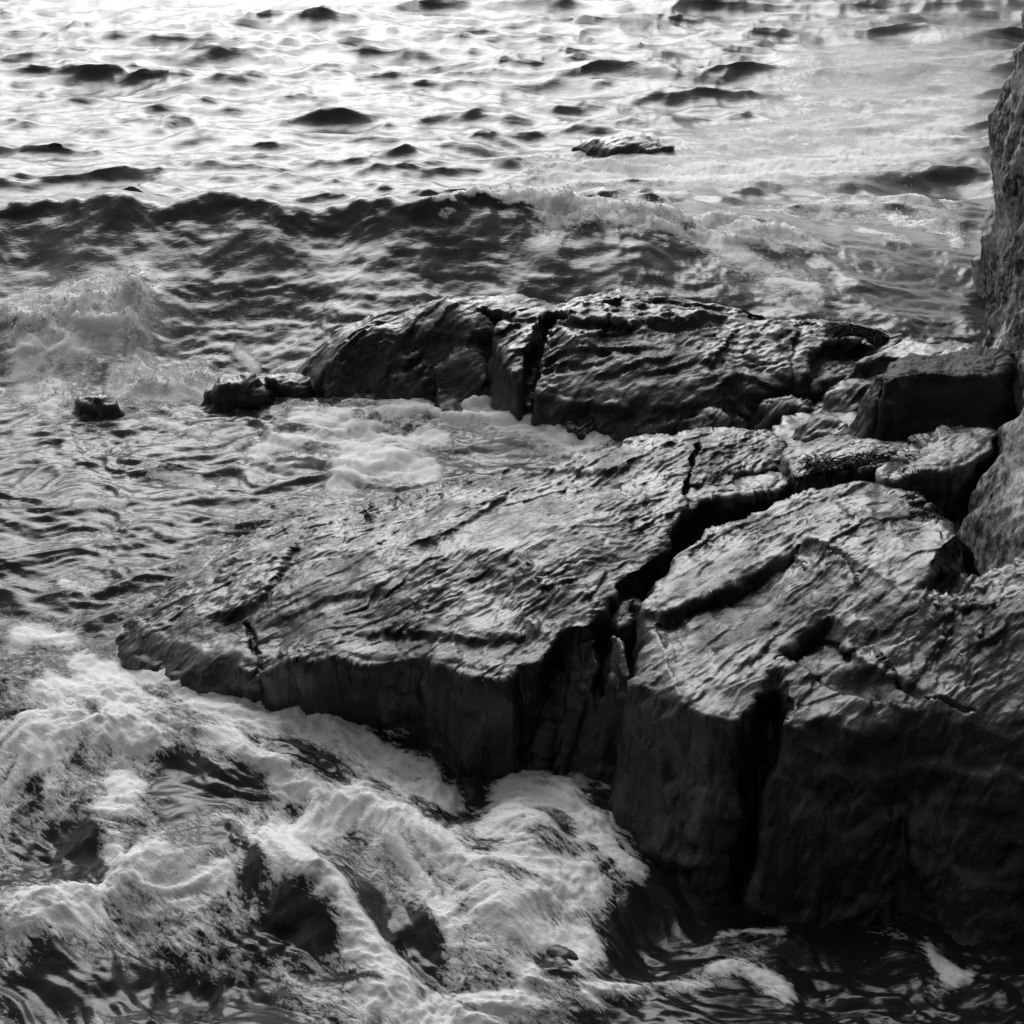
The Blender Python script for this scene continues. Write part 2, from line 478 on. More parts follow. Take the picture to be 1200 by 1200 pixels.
SLAB = make_rock('rock_slab', 'broad wet rock slab sloping into the surf, dark split front face, beside the long crack',
    [(136,748,.02,50,.10),(150,772,.03,55,.12),(185,780,.06,60,.12),(240,776,.12,64,.10),(288,770,.17,70,.07),(308,786,.13,76,.05),(330,772,.21,80,.04),(400,768,.25,82,.03),
     (460,766,.27,82,.035),(520,778,.30,82,.03),(585,786,.32,85,.025),(598,776,.33,85,.02),(628,768,.34,85,.03),(660,752,.35,85,.02),(697,736,.37,86,.02),(716,702,.39,86,.02),(748,668,.41,86,.02),
     (778,638,.43,86,.02),(796,610,.44,86,.02),(802,585,.45,84,.02),(812,566,.46,82,.03),(850,560,.47,80,.035),(900,546,.47,80,.035),(917,528,.48,78,.035),(912,508,.50,70,.04),
     (880,497,.50,60),(830,500,.48,55),(760,511,.45,50),(690,530,.40,50),(620,548,.33,50),(560,562,.25,45),(480,572,.14,45),(400,580,.06,45),
     (330,588,.02,50),(290,605,.0,55),(250,635,-.02,55),(200,680,-.02,55),(160,715,-.01,50)],
    MAT_WET, ctrl=[(600,650,.42),(480,650,.35),(360,670,.25),(270,690,.18),(200,725,.11),(215,705,.11),(290,645,.15),(345,620,.16),(430,604,.20),(530,590,.30),(700,600,.46),(820,525,.50)], res=.0050, r=.045, jit=.03, lump=.022, face=.035,
    strike=.72, fol=.014, fine=.003, seed=1, nled=130, ledge=.5,
    feats=[dict(t='step', p=[(445,578),(432,600),(440,612)], d=.02, L=.1, side=-1),
           dict(t='step', p=[(600,572),(560,600),(520,630),(480,640)], d=.028, L=.16, side=1, w=.015),
           dict(t='step', p=[(360,620),(330,665),(300,700),(240,722)], d=.035, L=.14, side=1, w=.02),
           dict(t='step', p=[(470,690),(380,700),(300,728)], d=.02, L=.12, side=1),
           dict(t='step', p=[(620,548),(700,552),(760,535)], d=.02, L=.15, side=-1),
           dict(t='crack', p=[(285,725),(296,750),(310,785),(318,830)], w=.014, d=.025, taper=.3, z=.15),
           dict(t='step', p=[(250,728),(285,735),(300,765)], d=.02, L=.16, side=1, w=.02),
           dict(t='crack', p=[(822,512),(812,540),(802,585)], w=.010, d=.05, taper=.3),
           dict(t='step', p=[(640,740),(560,752),(470,735),(400,742)], d=.02, L=.1, side=1)])

BLOCK = make_rock('rock_block', 'massive wet rock block with steep black front face beside the cliff foot',
    [(744,786,.43,86,.04),(752,806,.45,86,.035),(770,812,.46,84,.04),(798,818,.48,80,.03),(850,833,.50,75,.025),(905,826,.50,70,.02),(925,836,.50,68,.03),(960,842,.50,66,.04),(1010,848,.50,66,.04),(1060,834,.52,64,.02),(1120,846,.52,62,.04),
     (1180,854,.52,62),(1250,862,.53,62),(1330,862,.55,70),(1330,640,.82,70),(1200,640,.80),(1140,636,.76),(1110,600,.72),(1080,576,.70),(1040,563,.68),
     (980,565,.66,80,.05),(905,589,.60,84,.04),(858,610,.57,85,.035),(806,638,.54,86,.03),(776,668,.52,86,.03),(766,700,.50,86,.03),(760,742,.47,86,.04)],
    MAT_WETR, ctrl=[(900,680,.58),(1000,650,.68),(1050,740,.62),(850,760,.52),(1150,740,.66)], res=.0052, r=.05, jit=.02, lump=.022,
    strike=.7, fol=.014, fine=.003, seed=51, joint=.03, nled=90, ledge=.6, zmin=-.2,
    feats=[dict(t='step', p=[(945,630),(900,655),(850,690),(800,708),(765,718)], d=.06, L=.35, side=1, w=.022, wob=.006),
           dict(t='crack', p=[(940,634),(900,658),(850,693),(800,712),(768,722)], w=.022, d=.05),
           dict(t='step', p=[(978,712),(945,728),(908,758)], d=.09, L=.16, side=1, w=.018, wob=.008),
           dict(t='crack', p=[(978,714),(945,734),(908,764)], w=.025, d=.07),
           dict(t='step', p=[(1145,612),(1110,640),(1078,686)], d=.13, L=.2, side=1, w=.015, taper=.3),
           dict(t='crack', p=[(985,742),(1030,766),(1060,796),(1100,820),(1150,836)], w=.011, d=.03),
           dict(t='step', p=[(985,742),(1030,766),(1060,796),(1100,820)], d=.02, L=.1, side=1),
           dict(t='bump', p=[(1028,798)], r=(.15,.055), h=-.03, a=-.45, flat=1),
           dict(t='crack', p=[(912,812),(896,860),(876,930),(856,1040)], w=.08, d=.22, taper=.3, z=.42),
           dict(t='crack', p=[(975,640),(1000,655),(1003,680)], w=.012, d=.05),
           dict(t='bump', p=[(810,720)], r=(.12,.07), h=.02, a=.5),
           dict(t='bump', p=[(1000,820)], r=(.2,.05), h=.015, a=0)])

make_rock('rock', 'dark sloping rock filling the gully between the slab and the block',
    [(600,850,.04,60),(615,812,.14,75),(640,775,.25,80),(665,757,.30,82),(700,748,.33,82),(728,752,.34),(738,790,.30),(735,850,.16),(715,890,.04,55),(660,885,.02,55)],
    MAT_BLACK, res=.006, r=.04, seed=81, fol=.02, strike=1.3, jit=.02,
    feats=[dict(t='crack', p=[(665,765),(655,800),(650,850)], w=.03, d=.08, z=.2), dict(t='crack', p=[(710,765),(700,820)], w=.03, d=.08, z=.2)])
make_rock('rock', 'narrow wedge-shaped rock jammed in the crack between slab and block',
    [(700,748,.27,84),(706,724,.31,84),(724,704,.34,84),(742,698,.36,84),(748,708,.35,84),(744,730,.32,84),(736,752,.28,80),(716,756,.26,80)],
    MAT_WET, ctrl=[(728,720,.36)], res=.0045, r=.04, zmin=.05, seed=91, fol=.012, strike=1.0,
    feats=[dict(t='crack', p=[(742,700),(738,725),(744,745)], w=.02, d=.09)])
make_rock('rock', 'squat rock wedged across the top of the crack, flat topped with black front',
    [(806,592,.45,84),(826,578,.46,84),(860,574,.47,84),(905,569,.48,84),(920,560,.48,80),(905,552,.47),(860,556,.46),(825,562,.45)],
    MAT_WET, res=.005, r=.035, zmin=.1, seed=101, fol=.008)
make_rock('rock', 'long low rock ledge below the boulder, dark weedy front edge',
    [(925,556,.53,80),(960,552,.57,80),(1010,548,.59,82),(1052,540,.61,82),(1075,526,.62,75),(1060,516,.60),(1000,512,.57),(945,514,.54),(918,528,.51)],
    MAT_WETR, res=.005, r=.04, zmin=.2, seed=111, fol=.010, jit=.025)
make_rock('rock', 'smooth curved rock ledge running up to the cliff foot',
    [(1040,556,.60,82),(1065,548,.63,82),(1100,546,.65,82),(1135,536,.67,80),(1162,518,.69,80),(1170,500,.70),(1130,497,.68),(1088,516,.65),(1062,532,.62)],
    MAT_WETR, res=.005, r=.05, zmin=.25, seed=121, fol=.006)
make_rock('boulder', 'large angular dark boulder with rough slanting face at the cliff foot',
    [(1036,446,.77,66),(1052,434,.81,70),(1075,430,.82,72),(1110,430,.83,74),(1150,434,.84,76),(1172,428,.84),(1160,417,.83),(1100,413,.81),(1062,416,.80),(1038,428,.77,60)],
    MAT_BOULDER, res=.005, r=.05, zmin=.25, seed=131, fol=.004, fine=.009, jit=.02, lump=.03, cat='boulder',
    feats=[dict(t='crack', p=[(1040,450),(1022,500)], w=.02, d=.04, z=.66)])
make_rock('rock', 'humped surf-washed rock with hollow dark front, farther from the cliff',
    [(350,470,.0,50),(372,448,.10,55),(388,425,.20,62),(412,402,.30,60),(460,392,.35,60),(505,384,.37,46),(550,384,.38,42),(585,374,.40,62),(640,358,.43,72),
     (656,349,.44,70),(610,340,.45,60),(560,343,.45,55),(500,350,.41,50),(450,365,.33,50),(405,386,.22,50),(366,425,.08,45),(342,458,.0,40)],
    MAT_WET, ctrl=[(520,362,.43)], res=.008, r=.08, zmin=-.12, seed=141, nled=30, ledge=1.2, fol=.012, jit=.025, lump=.03, strike=.5, face=.025,
    feats=[dict(t='bump', p=[(392,458)], r=(.25,.12), h=.12, a=.9, z=.1), dict(t='bump', p=[(350,440)], r=(.2,.12), h=.08, a=.5, z=.05), dict(t='crack', p=[(560,360),(590,374),(600,400)], w=.06, d=.15)])
make_rock('rock', 'long surf-washed rock with broken seaweed-covered end pointing at the cliff',
    [(586,398,.38,78),(588,420,.33,78),(604,440,.29,74),(650,458,.24,60),(720,470,.21,50),(800,474,.20,48),(860,466,.21,52),(930,446,.25,60),(985,436,.27,66),
     (1030,412,.31,66),(1046,398,.33,60),(1030,386,.34,55),(985,379,.36,50),(925,369,.39,50),(860,357,.42,50),(790,347,.45,50),(720,344,.46,50),(650,351,.44,55),(602,366,.42,65)],
    MAT_WET, ctrl=[(700,400,.40),(820,410,.36),(920,405,.34),(640,385,.43)], res=.0085, r=.05, zmin=-.12, seed=151, nled=45, ledge=1.2, fol=.018, jit=.035, lump=.03, strike=.35,
    feats=[dict(t='step', p=[(606,440),(640,416),(680,398),(760,380)], d=.07, L=.25, side=-1, w=.02),
           dict(t='crack', p=[(606,440),(640,418),(672,404)], w=.04, d=.10),
           dict(t='step', p=[(760,372),(800,378),(850,368)], d=.05, L=.2, side=-1, w=.02),
           dict(t='step', p=[(690,440),(780,430),(880,425)], d=.04, L=.2, side=-1, w=.02),
           dict(t='crack', p=[(860,362),(930,372),(970,385)], w=.03, d=.06),
           dict(t='step', p=[(940,440),(960,410),(1010,395)], d=.08, L=.2, side=-1, w=.02)])
def small(label, o, seed, z=.0, **kw):
    kw = dict(dict(res=.007, r=.05, slope=52, seed=seed, fol=.012, jit=.03, mat=MAT_BLACK, group=G_SMALL), **kw)
    make_rock('rock', label, o, **kw)
small('low dark rock awash below the long rock, foam spilling round it', [(655,490,.10),(690,482,.15),(740,484,.15),(760,498,.10),(735,512,.05),(680,514,.05)], 161)
small('rounded black rock hump just behind the slab crest', [(772,492,.12),(800,480,.19),(840,480,.20),(862,492,.18),(850,508,.12),(790,510,.08)], 171)
small('jagged dark rock below the weedy end of the long rock', [(895,470,.22),(930,462,.28),(965,466,.28),(962,482,.22),(910,486,.2)], 181, slope=65)
small('pale-topped rock squeezed between long rock and boulder', [(965,462,.32),(990,448,.38),(1018,446,.40),(1020,470,.34),(1000,486,.28),(970,482,.27)], 191, slope=65, mat=MAT_WETR)
small('small knobbly stone in the foam beside the boulder', [(930,500,.32),(950,490,.36),(985,488,.37),(1000,498,.36),(985,510,.33),(945,512,.32)], 201, mat=MAT_WETR, zmin=.1)
small('flat pebbled rock shelf behind the boulder', [(1010,420,.40),(1045,404,.42),(1095,398,.46),(1140,398,.5),(1140,416,.5),(1060,418,.44)], 205, mat=MAT_WETR, zmin=.1)
small('small black rock breaking the wash left of the humped rock', [(238,468,.06),(248,446,.17),(272,438,.2),(295,448,.15),(300,468,.08),(265,476,.05)], 211)
small('small black rock in the white splash', [(86,482,.06),(98,462,.15),(118,456,.16),(134,470,.11),(132,486,.06)], 221)
small('low black rock against the foot of the humped rock', [(296,458,.07),(310,442,.15),(335,432,.17),(354,440,.15),(347,462,.07)], 231)
small('lone dark rock awash out beyond the breaking wave', [(668,166,.05),(692,158,.10),(722,155,.125),(756,159,.12),(790,167,.07),(765,174,.05),(720,176,.04)], 241, res=.016, r=.08, slope=40, group=None)
small('small wet rock at the bottom of the churning foam', [(618,1112,.0),(640,1104,.02),(676,1108,.02),(686,1126,.01),(650,1136,.0)], 251, slope=35, fol=.004)

# cliff: a leaning wall sheet following the foot line, with a shelf of land on top
def cliff():
    foot = np.array([U(1175,360,-.1)[:2], U(1150,383,-.1)[:2], U(1147,394,-.1)[:2], U(1158,420,.1)[:2], U(1168,450,.3)[:2], U(1174,495,.5)[:2], U(1174,545,.6)[:2],
                     U(1166,600,.68)[:2], U(1170,650,.7)[:2], U(1190,690,.7)[:2], U(1260,720,.7)[:2], U(1400,760,.7)[:2]])
    zb = np.array([-.2, -.2, -.2, -.1, .1, .3, .4, .5, .5, .5, .5, .5])
    lean = np.array([.01, .01, .02, .06, .13, .20, .30, .40, .45, .45, .45, .45])
    D = catmull(np.column_stack([foot, zb, lean]), False, 12)
    seg = np.r_[0, np.cumsum(np.hypot(*np.diff(D[:, :2], axis=0).T))]
    ns, nv = 760, 330
    s = np.linspace(0, seg[-1], ns)
    A = np.column_stack([np.interp(s, seg, D[:, k]) for k in range(4)])
    tx, ty = np.gradient(A[:, 0]), np.gradient(A[:, 1])
    L = np.hypot(tx, ty); nxv, nyv = ty/L, -tx/L          # towards the sea side
    k = np.ones(25)/25
    nxv, nyv = (np.convolve(np.pad(n, 12, 'edge'), k, 'valid') for n in (nxv, nyv))
    v = np.linspace(0, 1, nv)[:, None]
    hgt = 3.3
    z = A[:, 2][None] + v*hgt
    X = A[:, 0][None] - nxv[None]*A[:, 3][None]*(v*hgt); Y = A[:, 1][None] - nyv[None]*A[:, 3][None]*(v*hgt)
    nz_ = np.broadcast_to(z, X.shape)
    dsp = .10*fbm(X*1.6, Y*1.6, nz_*1.0, oct=3, seed=401) - .06*np.abs(noise(X*2.6, Y*2.6, nz_*1.2, seed=402))*2 + .016*fbm(X*9, Y*9, nz_*7, oct=5, gain=.6, seed=403)
    step = np.mod(nz_*.7 + Y*1.6 + .8*fbm(X*1.5, Y*1.5, nz_*1.5, oct=2, seed=404), 1.0)
    dsp = dsp + .07*np.where(step < .85, step/.85, (1-step)/.15) + .03
    X = X+nxv[None]*dsp; Y = Y+nyv[None]*dsp; z = nz_+.25*dsp
    # land on top, going inland
    rows = 24
    w = np.linspace(.02, 1, rows)[:, None]**1.6*5.0
    Xt = X[-1][None]+w*.97; Yt = Y[-1][None]+w*.24
    zt = z[-1][None]+.25*w+.12*fbm(Xt*1.3, Yt*1.3, oct=4, seed=405)*np.clip(w*3, 0, 1)
    X = np.vstack([X, Xt]); Y = np.vstack([Y, Yt]); z = np.vstack([z, zt])
    R = X.shape[0]
    ids = np.arange(R*ns).reshape(R, ns)
    Q = np.stack([ids[:-1, :-1].ravel(), ids[1:, :-1].ravel(), ids[1:, 1:].ravel(), ids[:-1, 1:].ravel()], 1)
    o = link_mesh('cliff', np.stack([X.ravel(), Y.ravel(), z.ravel()], 1), Q, MAT_DRY)
    tag(o, 'steep pale weathered cliff rising beside the boulder and the block', 'cliff')
    return A[:, :2]
CLIFF_FOOT = cliff()
def add_sky_blocker():
    # unseen bank added behind the camera to block sky and darken front faces
    x, y = np.meshgrid(np.linspace(-40, 45, 260), -2.6-np.linspace(0, 1, 150)**1.6*45)
    d = -2.6-y
    z = -.4 + np.minimum(d*1.6, 2.2) + 1.25*np.clip(d-1, 0, 16) + .1*np.clip(d-18, 0, None)
    z = z + sst(0, 2, d)*(.9*fbm(x*.25, y*.25, oct=4, seed=601)+.35*ridged(x*.6, y*.6, oct=5, seed=602))
    ids = np.arange(x.size).reshape(x.shape)
    Q = np.stack([ids[:-1, :-1].ravel(), ids[1:, :-1].ravel(), ids[1:, 1:].ravel(), ids[:-1, 1:].ravel()], 1)
    o = link_mesh('sky_block_bank', np.stack([x.ravel(), y.ravel(), z.ravel()], 1), Q, MAT_BOULDER)
    o['kind'] = 'structure'
add_sky_blocker()

# ------------------------------------------------------------------ water
def ocean_tile(n=512, L=13.0, seed=8, lam=2.3, spread=4):
    rs = np.random.RandomState(seed)
    k1 = np.fft.fftfreq(n, L/n)*2*np.pi
    KX, KY = np.meshgrid(k1, k1)
    K = np.hypot(KX, KY); K[0, 0] = 1
    kp = 2*np.pi/lam
    sp_ = np.exp(-1.1*(kp/K)**2)/K**3.5
    c = (KX*.25 - KY*.97)/K
    sp_ *= (np.abs(c)**spread*.85+.15)*np.exp(-(K/38)**2)
    sp_[0, 0] = 0
    h = np.sqrt(sp_)*np.exp(2j*np.pi*rs.rand(n, n))
    z = np.fft.ifft2(h).real
    s = z.std()
    dx = np.fft.ifft2(-1j*KX/K*h).real; dy = np.fft.ifft2(-1j*KY/K*h).real
    return z/s, dx/s, dy/s
OT = ocean_tile()
def ocean(X, Y, L=13.0, tile=OT):
    n = tile[0].shape[0]
    u = np.mod(X/L, 1)*n; v = np.mod(Y/L, 1)*n
    i = u.astype(int); j = v.astype(int); fu = u-i; fv = v-j
    i %= n; j %= n
    i1 = (i+1) % n; j1 = (j+1) % n
    return [t[j, i]*(1-fu)*(1-fv)+t[j, i1]*fu*(1-fv)+t[j1, i]*(1-fu)*fv+t[j1, i1]*fu*fv for t in tile]

def strokes(PX, PY, lst, mode='max'):
    out = np.zeros(PX.shape, np.float32)
    for st in lst:
        pts, r, val = st[:3]
        z = st[3] if len(st) > 3 else 0.0
        pl = np.array([PIX(*U(p[0], p[1], z)[:2]) for p in pts])
        if len(pl) == 1: pl = np.vstack([pl, pl+[1, 0]])
        if len(pl) > 2: pl = catmull(pl, False, 4)
        lo, hi = pl.min(0)-2.2*r, pl.max(0)+2.2*r
        m = (PX > lo[0]) & (PX < hi[0]) & (PY > lo[1]) & (PY < hi[1])
        if not m.any(): continue
        d = seg_dist(PX[m], PY[m], pl)[0]
        g = val*np.exp(-(d/r)**2)
        out[m] = np.maximum(out[m], g) if mode == 'max' else out[m]+g
    return out

CREST = np.array([(-600,236,.58),(-200,234,.58),(0,232,.58),(60,228,.59),(120,234,.57),(190,241,.56),(250,226,.61),(330,236,.59),(430,244,.57),(500,238,.59),(555,224,.61),
                  (600,222,.61),(700,230,.56),(800,243,.48),(900,262,.38),(1000,276,.28),(1080,286,.22),(1140,292,.18),(1400,296,.15)])
def water():
    a1 = np.radians(np.linspace(74, 47.5, 60, endpoint=False))
    a2 = np.radians(np.arange(47.5, 7.4, -.055))
    yy = np.r_[CAM_H/np.tan(np.r_[a1, a2])]
    far = yy[-1]*np.geomspace(1.02, 150, 60)
    yy = np.r_[yy, far]
    nc = 780
    u = np.linspace(-1, 1, nc)
    u = .62*u + .38*np.sign(u)*np.abs(u)**5
    Yg = np.repeat(yy[:, None], nc, 1)
    Xg = u[None]*(yy[:, None]*.62+1.9)
    PX, PY = PIX(Xg, Yg)
    near = np.clip((30-Yg)/10, 0, 1)
    # open-sea chop
    oz, ox, oy = ocean(Xg*.72+Yg*.1, Yg)
    oz2, ox2, oy2 = ocean(Xg*3.1+3, Yg*3.6+1)
    # breaking wave
    cw = np.array([U(*c)[:2] for c in CREST])
    cyv = np.interp(Xg, cw[:, 0], cw[:, 1]); czv = np.interp(Xg, cw[:, 0], CREST[:, 2])
    cyv = cyv + .14*fbm(Xg*1.1, Yg*.25, oct=2, seed=501)
    q = Yg-cyv                                    # <0 in front of the crest
    czv = czv*(1+.15*fbm(Xg*1.5, Yg*.6, oct=3, seed=502)+.04*np.clip(ridged(Xg*2.3, Yg*.5, oct=2, seed=505)-.6, 0, 1))
    fw_ = (.78+.10*sst(520, 760, PX))*(1+.25*fbm(Xg*1.1, Xg*0+.7, oct=2, seed=503)*.5)
    front = np.where(q < 0, np.clip(1-np.abs(q)/(2.1*fw_), 0, 1)**1.12, 0)
    back = np.where(q >= 0, np.exp(-(q/1.15)**1.5), 0)
    wave = (front+back)*czv
    amp = .010 + .031*sst(-.1, 1.6, q)
    amp = amp*(1+.12*sst(11, 19, Yg))
    amp = amp*near + .02*(1-near)
    calm = strokes(PX, PY, [([(800,190),(950,180),(1110,140)], 45, .6), ([(960,100),(1120,80)], 60, .55)])
    amp = amp*(1-calm)
    Z = wave + oz*amp + oz2*amp*.19
    X = Xg - ox*amp*1.1 - ox2*amp*.25
    Y = Yg - oy*amp*1.15 - oy2*amp*.25 - .03*np.exp(-(q/.16)**2)*czv/.45
    face_ = sst(.15, -.08, q)*sst(-2.6, -1.6, q)
    fx, fy = Xg+.2*fbm(Xg*1.5, Yg*1.5, oct=2, seed=551), Yg+.2*fbm(Xg*1.5, Yg*1.5, oct=2, seed=552)
    Z = Z + face_*(.016*fbm(fx*1.2+fy*.6, fy*2.2, oct=3, gain=.5, seed=553) + .0045*ridged(fx*5, fy*11, oct=3, gain=.6, seed=554))
    Z = Z + np.exp(-(q/.14)**2)*(.008*ridged(Xg*6, Yg*4, oct=4, gain=.6, seed=556)+.018*fbm(Xg*2.6, Yg*2, oct=3, seed=557))*sst(1000, 700, PX)
    # wash in the channel and the churn in the foreground
    fg = sst(5.2, 4.3, Yg + .35*Xg*0)
    chan = sst(8.6, 7.6, Yg)
    wx, wy = Xg+.14*fbm(Xg*2, Yg*2, oct=2, seed=511), Yg+.14*fbm(Xg*2, Yg*2, oct=2, seed=512)
    al = .72
    A, B = wx*math.cos(al)-wy*math.sin(al), wx*math.sin(al)+wy*math.cos(al)
    chop = ridged(wx*1.3, wy*4.0, oct=4, gain=.45, seed=513)
    Z = Z + chan*(1-fg)*.022*chop + chan*(1-fg)*.009*ridged(wx*5, wy*13, oct=3, seed=515)
    cz = strokes(PX, PY, [([(330,530),(450,510),(560,480),(690,510)], 48, 1.0), ([(180,540),(60,520)], 40, .6)])
    Z = Z + cz*(.022*ridged(wx*3, wy*6, oct=4, gain=.55, seed=541)+.006*fbm(wx*14, wy*22, oct=3, seed=542)-.008)
    turb = 1.1*fbm(A*1.5, B*3.0, oct=4, gain=.55, seed=516)+.35*ridged(A*2.2, B*4.0, oct=3, gain=.5, seed=518)
    rt = sst(680, 800, PX)
    turb = turb*(1-rt)+rt*1.5*fbm(wx*2.6, wy*3.2, oct=4, gain=.5, seed=519)
    Z = Z + fg*(.034*turb + .010*fbm(A*8, B*15, oct=3, seed=517) - .02)*(1-.45*sst(680, 800, PX))
    Z = Z + strokes(PX, PY, [
        ([(40,870),(160,860),(280,880),(400,930),(500,990),(580,1040)], 36, .07), ([(30,1070),(150,1020),(280,1010),(380,1060)], 40, .08),
        ([(120,960),(260,930)], 35, .05), ([(330,1010),(400,1080),(450,1160)], 35, .05), ([(600,960),(640,1030),(600,1080)], 34, .06),
        ([(850,1085),(930,1085)], 20, .03), ([(60,150)], 1, 0),
        ([(30,425),(100,415),(165,410)], 24, .055), ([(150,462),(230,465)], 13, .05), ([(166,408)], 12, .06), ([(400,562),(460,552)], 16, .04), ([(560,500),(640,505),(700,515)], 20, .04)], 'add')
    Z = Z - strokes(PX, PY, [([(60,1000),(110,1010)], 30, .05), ([(540,930),(600,890)], 36, .05), ([(760,1090),(860,1050),(1000,1060)], 45, .05), ([(300,1140),(200,1150)], 36, .05),
        ([(480,1100),(520,1130)], 26, .05)], 'add')
    # foam
    foam = strokes(PX, PY, [
        ([(552,206),(600,212),(660,218),(720,224),(780,236),(840,246),(900,262),(960,272)], 14, .6, .55),
        ([(640,200),(720,200),(800,198),(900,196),(1000,182),(1110,150)], 26, .85, .05), ([(860,165),(1000,140),(1110,115)], 36, .5, .05), ([(960,95),(1120,80)], 50, .35),
        ([(860,240),(950,235),(1050,225),(1120,220)], 18, .55, .2), ([(1050,250),(1110,262),(1120,285)], 14, .75, .15), ([(1000,290),(1060,300)], 10, .5, .1),
        ([(415,248),(430,258)], 6, .6, .40), ([(248,228)], 5, .7, .48), ([(420,205),(520,215),(560,200)], 9, .5, .35), ([(735,28),(760,32)], 9, .6),
        ([(40,412),(100,408),(160,402)], 20, .95, .05), ([(165,405),(168,440)], 13, 1.0, .05), ([(35,450),(60,480)], 22, .9), ([(140,462),(190,465),(240,458)], 14, 1.05),
        ([(100,430)], 30, .5), ([(300,445),(280,430)], 6, .6),
        ([(548,490),(600,500),(660,518),(705,515)], 20, .95), ([(350,500),(420,520),(520,520)], 16, .6), ([(180,500),(240,520)], 8, .5), ([(400,570),(440,555),(500,552)], 14, 1.1), ([(300,538),(370,528),(440,545)], 10, .72), ([(390,505),(480,495),(540,470)], 14, .6),
        ([(470,430),(540,455)], 16, .45), ([(590,465),(640,490)], 12, .6), ([(395,465),(420,462)], 8, .7), ([(880,500),(930,520),(900,490)], 16, .6),
        ([(60,640),(130,640)], 6, .55), ([(70,690),(100,700)], 7, .55), ([(90,600),(150,598)], 5, .5), ([(180,560),(250,575)], 8, .45), ([(20,742),(40,738),(75,745)], 14, .55), ([(90,772),(130,785)], 11, .7),
        ([(40,890),(100,850),(170,872)], 30, .75), ([(60,810),(150,800),(230,818),(300,850)], 20, .75), ([(338,852),(420,862),(452,885),(520,915)], 20, .75),
        ([(255,890),(320,915),(380,950),(450,965),(520,1005),(580,1040)], 15, .85), ([(150,930),(130,980),(160,1020),(250,1030),(300,1000),(370,960)], 18, .8),
        ([(160,1020),(100,1060),(40,1085)], 22, .75), ([(330,1010),(370,1050),(420,1100),(470,1165)], 20, .85), ([(420,940),(480,1000),(530,1080)], 15, .65),
        ([(605,915),(632,950),(600,1000),(640,1040),(700,1020),(735,1005)], 28, 1.05), ([(650,920),(690,960),(720,990)], 20, .7), ([(640,985),(700,980)], 24, .6), ([(560,1050),(610,1090),(680,1100)], 22, .85), ([(450,1185),(560,1185),(625,1150)], 20, .9),
        ([(700,1165),(760,1140),(830,1132),(890,1095)], 14, .8), ([(850,1086),(912,1086)], 12, .95), ([(880,1120),(920,1150)], 16, .65), ([(745,970),(720,950)], 8, .6), ([(600,880),(607,905)], 7, .6),
        ([(988,1062),(1040,1080),(1090,1120),(1130,1145)], 13, .72), ([(1090,1155),(1130,1140)], 18, .68), ([(1030,1120),(1000,1100)], 8, .4)])
    det = fbm(wx*3.1, wy*5.5, oct=4, gain=.58, seed=520)*(1-fg) + fg*(fbm(A*2.4, B*7.0, oct=5, gain=.6, seed=521))
    lace = ridged(A*3.2, B*6.0, oct=4, gain=.55, seed=522)*fg + (1-fg)*ridged(wx*3.4, wy*7, oct=4, gain=.55, seed=523)
    crest = sst(515, 640, PX+90*det)*sst(1010, 880, PX)*np.exp(-((q+.04+.06*sst(520, 700, PX))/(.12+.08*sst(520, 720, PX)+.09*det))**2)
    foam = np.maximum(foam, 1.25*crest)
    dark = strokes(PX, PY, [
        ([(200,920),(300,920)], 24, .5), ([(215,970)], 20, .5), ([(60,1000),(110,1010)], 34, .5), ([(265,1000),(300,1030)], 20, .4), ([(330,1080),(370,1100)], 28, .5),
        ([(60,1155),(200,1150),(300,1165)], 34, .45), ([(340,885),(390,905)], 16, .5), ([(450,1050),(500,1110)], 20, .45), ([(540,940)], 30, .3), ([(650,1125)], 20, .8),
        ([(780,1050),(760,1100)], 36, .8), ([(960,1100),(1000,1165)], 36, .5), ([(1170,1100),(1180,1180)], 40, .8), ([(530,880),(560,905)], 24, .5), ([(960,1040),(830,1040)], 24, .6)])
    base = .10*fg*sst(820, 560, PX) + .10*chan*(1-fg) + .10*sst(.3, -1.5, q)*(1-chan)
    # froth where water meets stone
    rk = rock_top(Xg, Yg)
    dep = Z-rk
    fringe = (1-sst(.0, .16, dep))*sst(-.1, .02, dep)*.22*sst(9.0, 8.0, Yg)*(.6+.8*sst(-.3, .5, det))*np.where(PX > 720, .35, 1)
    foam = base + foam*(.50+.74*det+.28*lace+.22*(1-fg)) + .22*fg*sst(820, 560, PX)*lace + .05*chan*lace + fringe - dark
    foam = np.clip(foam, 0, 1.15)
    foam = np.where(Yg > 25, 0, foam)
    froth = sst(.45, .9, foam)
    Z = Z + froth*(.009*fbm(A*20, B*28, oct=4, gain=.65, seed=530)+.006)*np.where(Yg < 9, 1, 1.6)
    splash = strokes(PX, PY, [([(30,415),(100,408),(160,402)], 17, 1.5, .05), ([(165,405),(168,440)], 10, 1.7, .05),
        ([(140,462),(190,465),(240,458)], 9, .7), ([(1050,250),(1110,262),(1120,285)], 11, .8, .15), ([(605,930),(632,960),(600,1000),(640,1040),(700,1020)], 24, .35), ([(338,852),(420,862),(452,885)], 16, .4)])
    sz = .035*fbm(Xg*5, Yg*5, oct=5, gain=.6, seed=531)+.012*fbm(Xg*24, Yg*24, oct=3, gain=.6, seed=532)
    splash = np.maximum(splash, crest*1.1)
    Z = Z + splash*(sz+.02)
    Y = Y - splash*.5*sz
